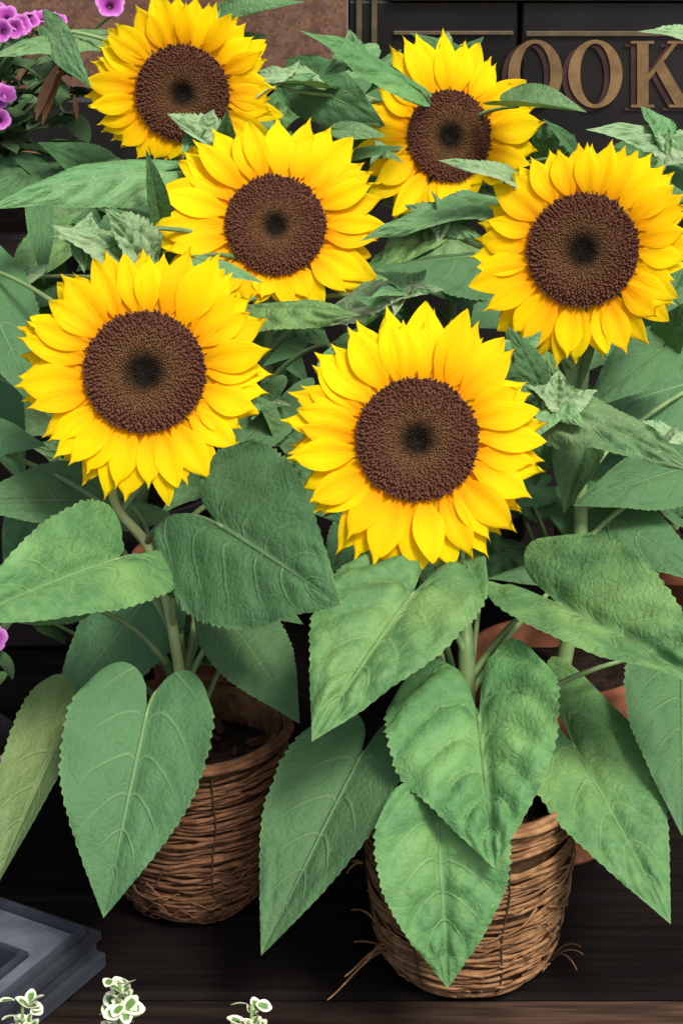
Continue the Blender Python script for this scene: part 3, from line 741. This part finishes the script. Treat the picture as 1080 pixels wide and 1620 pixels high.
# further foliage filling the mass between and behind the heads
fill = [(470, 170, 1.68), (545, 150, 1.70), (600, 165, 1.70), (430, 215, 1.66), (560, 235, 1.64), (620, 285, 1.66), (660, 335, 1.62), (730, 335, 1.64), (640, 405, 1.60),
        (700, 455, 1.60), (765, 425, 1.58), (600, 475, 1.56), (540, 300, 1.62), (1065, 300, 1.62), (1060, 470, 1.56), (1000, 565, 1.52), (860, 560, 1.52), (800, 605, 1.50),
        (850, 705, 1.48), (960, 725, 1.52), (1050, 705, 1.50), (790, 760, 1.46), (870, 800, 1.48), (1040, 800, 1.46), (20, 480, 1.52), (65, 430, 1.54), (30, 600, 1.50), (20, 670, 1.46),
        (95, 725, 1.46), (150, 365, 1.60), (225, 335, 1.60), (110, 325, 1.62), (430, 570, 1.52), (485, 650, 1.52), (410, 665, 1.46), (440, 745, 1.42), (375, 765, 1.42),
        (505, 790, 1.42), (575, 505, 1.58), (560, 560, 1.5), (530, 450, 1.58), (480, 520, 1.56), (265, 935, 1.34), (340, 955, 1.34), (190, 1000, 1.36), (425, 965, 1.34), (600, 960, 1.36), (825, 885, 1.44), (700, 930, 1.38), (120, 900, 1.36), (40, 850, 1.36), (30, 960, 1.38), (300, 890, 1.33), (390, 910, 1.33), (250, 985, 1.36), (335, 1030, 1.38), (440, 890, 1.36), (555, 880, 1.38), (625, 1005, 1.33), (760, 870, 1.44), (520, 380, 1.62), (330, 300, 1.62), (640, 210, 1.68), (820, 330, 1.6), (890, 240, 1.66), (1000, 260, 1.66), (1040, 620, 1.5), (940, 640, 1.5), (560, 640, 1.5), (300, 790, 1.42), (200, 730, 1.44), (60, 560, 1.5), (345, 480, 1.52), (30, 290, 1.62)]
fr_ = random.Random(21)
for (x, y, Y) in fill:
    low = y > 840
    pl = min((P2, P1) if low else (P3, P4, P5, P6, P7), key=lambda p: abs(at(x, y, Y).x - p.base.x) + .3 * abs(Y - p.base.y))
    side = 1 if at(x, y, Y).x > pl.base.x else -1
    an = R(fr_.uniform(15, 75)); ln = fr_.uniform(95, 150); dx, dy = side * math.cos(an) * ln / 2, math.sin(an) * ln / 2 * fr_.choice((1, 1, -.4))
    w = ln * fr_.uniform(.34, .48)
    pl.leaf((x - dx, y - dy, Y + .02), (x + dx, y + dy, Y - .03), w, w * fr_.uniform(.7, 1), 'leaf' if low else fr_.choice(('leaf', 'lit_leaf', 'young_leaf')), quilt=.12, wave=.12, rough=.1, up=fr_.uniform(.2, .7))

# crumpled young growth round the necks of the heads, its glare painted in as pale colour
for (x, y, Y, n, sz, pl) in [(640, 458, 1.40, 5, 62, P3), (606, 240, 1.52, 3, 44, P5), (445, 122, 1.57, 4, 58, P5), (135, 385, 1.375, 5, 72, P3), (30, 442, 1.44, 4, 62, P3), (880, 640, 1.275, 5, 70, P6),
                             (1045, 222, 1.50, 5, 80, P7), (312, 218, 1.505, 4, 62, P4), (700, 80, 1.64, 4, 50, P5), (822, 550, 1.30, 3, 46, P6), (560, 95, 1.53, 3, 66, P5), (700, 350, 1.385, 4, 66, P6), (425, 635, 1.36, 3, 48, P3), (1050, 690, 1.24, 3, 70, P6)]:
    a0 = fr_.uniform(0, 6.28)
    for k in range(n):
        an = a0 + k * 2 * math.pi / n + fr_.uniform(-.5, .5); ln = sz * fr_.uniform(.75, 1.2); dy = math.sin(an) * ln * .7
        w = ln * fr_.uniform(.26, .4)
        pl.leaf((x, y, Y), (x + math.cos(an) * ln, y - dy, Y - .012 + (.02 if dy > 0 else -.012)), w, w * fr_.uniform(.6, 1), fr_.choice(('glare_leaf', 'young_leaf', 'young_leaf')), jag=.13, teeth=14, rough=.16, wave=.18, quilt=.16,
                up=fr_.uniform(.4, .9), rows=56, half=8, twist=fr_.uniform(-35, 35), pet=(k == 0))

# ------------------------------------------------------------------ petunias and their planter
PB = thing('wooden_planter_box', (at(-70, 300, 1.72).x, 1.72, 0.001), 'dark wooden planter box of stacked boards holding petunias', 'planter')
hx, hy, PH = .115, .085, .375
for i in range(5):
    zc = .0375 + i * .075
    for sy in (-1, 1):
        link('board', box_mesh('board', 2 * hx, .014, .071, M['board'], .003), PB, (0, sy * hy, zc))
    for sx in (-1, 1):
        link('board', box_mesh('board', .014, 2 * hy - .016, .071, M['board'], .003), PB, (sx * (hx - .007), 0, zc))
link('potting_soil', box_mesh('potting_soil', 2 * hx - .03, 2 * hy - .02, .02, M['soil'], .004), PB, (0, 0, PH - .03))
pm = []
for k in range(3):
    rs = random.Random(k); v, f, uv = [], [], []; nr, na = 7, 40
    for i in range(nr + 1):
        r = i / nr
        for j in range(na):
            a = 2 * math.pi * j / na; lob = 1 - .13 * (1 - abs(math.cos(2.5 * a))) ** 1.5 * r
            rr = (.10 + .9 * r ** 1.15) * lob
            z = -.95 * (1 - r) ** 1.6 + .07 * math.sin(a * 5 + k) * r ** 3 + .05 * math.sin(a * 11 + k * 2) * r ** 4 - .10 * r ** 5
            v.append(Vector((rr * math.cos(a), rr * math.sin(a), z))); uv.append((j / na, r))
    for i in range(nr):
        for j in range(na):
            j2 = (j + 1) % na; f.append((i * na + j, i * na + j2, (i + 1) * na + j2, (i + 1) * na + j))
    pm.append(mesh('flower', v, f, M['petunia'], uv))
hv, hf = [], []
for i in range(8):
    u = i / 7; w = .26 * math.sin(math.pi * min(1, u * .93 + .05)) ** .8
    for s in (-1, 0, 1): hv.append(Vector((u, w * s, .05 * abs(s) + .12 * math.sin(u * 2.6) - .1 * u)))
for i in range(7):
    for j in range(2): q = i * 3 + j; hf.append((q, q + 3, q + 4, q + 1))
herb = mesh('leaf', hv, hf, M['herb']); dry = mesh('dry_leaf', hv, hf, M['dry'])
def petunia(base, flowers, tips, label, seed, dries=()):
    rs = random.Random(seed)
    root = thing('petunia_plant', base, label, 'petunia', 'purple petunias')
    def shoot(p, n, leafy=True):
        pts = bez([Vector((rs.uniform(-.02, .02), rs.uniform(-.02, .02), 0)), (p - base) * .4 + Vector((0, 0, .05)), p - base], 10)
        v, f = tube(pts, .0011, 6); link('shoot', mesh('shoot', v, f, M['herb']), root)
        for k in range(n):
            c = pts[rs.randrange(3, 11)]
            o = link('leaf', herb, root, c); sc = rs.uniform(.018, .036)
            o.scale = (sc, sc * rs.uniform(.7, 1.2), sc); o.rotation_euler = (rs.uniform(-.6, .6), rs.uniform(-.7, .7), rs.uniform(0, 6.28))
    for (p, r, yaw, pit) in flowers:
        P = at(*p); shoot(P - Vector((0, -.012, .012)), 7)
        z = (CAM - P).normalized(); x = Vector((0, 0, 1)).cross(z).normalized(); y = z.cross(x)
        z = (z + x * yaw + y * pit).normalized(); x = Vector((0, 0, 1)).cross(z).normalized(); y = z.cross(x)
        o = link('flower', pm[rs.randrange(3)], root)
        o.matrix_local = Matrix.Translation(P - base) @ Matrix((x, y, z)).transposed().to_4x4() @ Matrix.Rotation(rs.uniform(0, 6), 4, 'Z') @ Matrix.Scale(r * mpp(P), 4)
    for t in tips: shoot(at(*t), 11)
    for (a, b_, w) in dries:
        A_, B_ = at(*a), at(*b_); d = (B_ - A_)
        o = link('dry_leaf', dry, root, A_ - base); o.rotation_euler = d.to_track_quat('X', 'Z').to_euler(); o.scale = (d.length, d.length * w, d.length * .5)
    return root
pb = Vector((PB.location.x, 1.70, PH - .018))
petunia(pb, [((12, 24, 1.66), 19, .1, .5), ((36, 38, 1.64), 18, .5, .3), ((2, 48, 1.62), 19, -.3, .2), ((24, 44, 1.63), 17, .1, .1), ((50, 30, 1.68), 15, .4, .7), ((68, 24, 1.7), 17, .3, 1.4), ((94, 28, 1.7), 15, .5, 1.4), ((-6, 20, 1.68), 20, 0, .4), ((175, 4, 1.72), 24, .1, .4), ((10, 146, 1.6), 19, .4, .8), ((-4, 158, 1.6), 18, .1, .5), ((2, 188, 1.58), 17, .2, .2)],
        [(30, 110, 1.66), (60, 130, 1.65), (95, 120, 1.68), (110, 180, 1.68), (40, 180, 1.63), (80, 200, 1.66), (20, 230, 1.62), (120, 90, 1.7), (60, 240, 1.64), (130, 150, 1.72), (10, 90, 1.64), (100, 240, 1.68)],
        'purple petunias with dry brown leaves filling the dark planter box', 3,
        [((95, 100, 1.62), (58, 190, 1.60), .5), ((102, 108, 1.62), (68, 198, 1.6), .4), ((118, 150, 1.66), (122, 190, 1.65), .4), ((35, 240, 1.6), (65, 244, 1.6), .5), ((60, 120, 1.64), (70, 112, 1.64), .6)])
pots = thing('plastic_pot', (at(-95, 1150, 1.28).x, 1.28, 0.001), 'small dark pot of petunias at the edge beside the shaded basket', 'pot')
v, f = lathe([(.001, 0), (.036, 0), (.05, .085), (.053, .085), (.053, .1), (.048, .1), (.046, .07)], 36)
link('pot_wall', mesh('pot_wall', v, f, M['board']), pots)
v, f = lathe([(.001, .086), (.0465, .083)], 24); link('potting_soil', mesh('potting_soil', v, f, M['soil']), pots)
p2 = Vector((pots.location.x, 1.28, .085))
petunia(p2, [((-10, 1008, 1.24), 24, .2, .2), ((-12, 1218, 1.2), 28, .2, .2), ((-70, 1080, 1.22), 28, 0, .3)], [(-60, 1020, 1.26), (-110, 1060, 1.24), (-90, 1180, 1.2), (-40, 1120, 1.26)],
        'purple petunia just showing at the edge beside the shaded basket', 9)

# ------------------------------------------------------------------ slate-coloured metal frame
def floorpt(x, y, z):
    d = FWD + Vector((1, 0, 0)) * ((x - 540) / FPX) - UPV * ((y - 810) / FPX)
    return CAM + d * ((z - CAM_H) / d.z)
ZF = .034
c0 = floorpt(166, 1462, ZF); e2 = floorpt(0, 1600, ZF) - c0; e2.z = 0; e2.normalize()
e1 = Vector((e2.y, -e2.x, 0)); e1 = e1 if e1.x < 0 else -e1
fr = thing('metal_frame', (c0.x, c0.y, .001), 'slate grey metal frame with stepped moulded edges lying on the step', 'frame')
S1, S2 = .24, .20
def ring(name, o0, o1, z0, z1, mat):
    """rectangular ring between insets (side, back) o0 and o1"""
    v, f = [], []
    for o in (o0, o1):
        oa, ob = o if isinstance(o, tuple) else (o, o)
        for z in (z0, z1):
            for a, b in ((oa, ob), (S1 - oa, ob), (S1 - oa, S2 - ob), (oa, S2 - ob)):
                p = e1 * a + e2 * b; v.append(Vector((p.x, p.y, z)))
    for k in range(4):
        k2 = (k + 1) % 4
        f += [(k, k2, 4 + k2, 4 + k), (4 + k, 4 + k2, 12 + k2, 12 + k), (8 + k2, 8 + k, 12 + k, 12 + k2), (k2, k, 8 + k, 8 + k2)]
    me = mesh(name, v, f, mat, smooth=False); bm = bmesh.new(); bm.from_mesh(me); bmesh.ops.recalc_face_normals(bm, faces=bm.faces)
    bmesh.ops.bevel(bm, geom=bm.edges[:], offset=.0010, segments=2, affect='EDGES'); bm.to_mesh(me); bm.free()
    return link(name, me, fr)
ring('foot_moulding', .0, .010, .0, .011, M['slate'])
ring('side_wall', .004, .009, .0115, .021, M['slate'])
ring('edge_moulding', .0015, .0075, .0215, .0285, M['slate'])
ring('step_moulding', .008, .0125, .020, .033, M['slate'])
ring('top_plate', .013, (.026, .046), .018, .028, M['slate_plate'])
ring('inner_lip', (.0265, .0465), (.031, .051), .012, .031, M['slate'])
cp = (e1 * S1 + e2 * S2) / 2
rp = link('recess_shade', box_mesh('recess_shade', S1 - .066, S2 - .106, .008, M['panel'], .001), fr, (cp.x, cp.y, .010)); rp.rotation_euler.z = math.atan2(e1.y, e1.x)  # added black sheet, stands in for the dark inside the opening

# ------------------------------------------------------------------ variegated sprigs growing up in front of the step
vv, vf, vuv = [], [], []
for i in range(9):
    u = i / 8; w = .33 * math.sin(math.pi * min(1, u * .94 + .03)) ** .75
    for j in range(5):
        s = j / 2 - 1; vv.append(Vector((u, w * s, .10 * abs(s) * w * 3 - .12 * u * u))); vuv.append((s * .5 + .5, u))
for i in range(8):
    for j in range(4): q = i * 5 + j; vf.append((q, q + 5, q + 6, q + 1))
vleaf = mesh('leaf', vv, vf, M['varieg'], vuv)
def sprig(tip, foot, n, spread, label, seed, lo=.55):
    rs = random.Random(seed); T = at(*tip); Bp = Vector((at(foot[0], 1700, foot[1]).x, foot[1], -.16))
    root = thing('variegated_plant', Bp, label, 'plant', 'variegated sprigs in front of the step')
    pts = bez([Vector((0, 0, 0)), Vector((0, 0, .10)), (T - Bp) * .8 + Vector((0, -.005, .0)), T - Bp], 24)
    v, f = tube(pts, .001, 6); link('stem', mesh('stem', v, f, M['stem']), root)
    for k in range(n):
        t = lo + (1 - lo) * k / (n - 1); p = pts[min(24, int(t * 24))]
        for q in range(2):
            a = k * 1.57 + q * math.pi + rs.uniform(-.4, .4); o = link('leaf', vleaf, root, p); sc = rs.uniform(.0075, .012) * spread
            o.scale = (sc, sc * 1.15, sc); o.location = p + Vector((rs.uniform(-.005, .005), rs.uniform(-.003, .003), rs.uniform(-.003, .003))); o.rotation_euler = (rs.uniform(-.9, .9), rs.uniform(-1.1, .5), a + rs.uniform(-.6, .6))
    return root
sprig((190, 1556, .985), (165, .97), 24, 1.1, 'tallest cream edged variegated sprig rising in front of the step', 2, .80)
sprig((398, 1590, .985), (392, .97), 11, .95, 'small cream edged variegated sprig by itself below the shaded basket', 5, .88)
sprig((36, 1584, .985), (20, .97), 15, 1.0, 'cream edged variegated sprig in front of the slate metal frame', 7, .86)
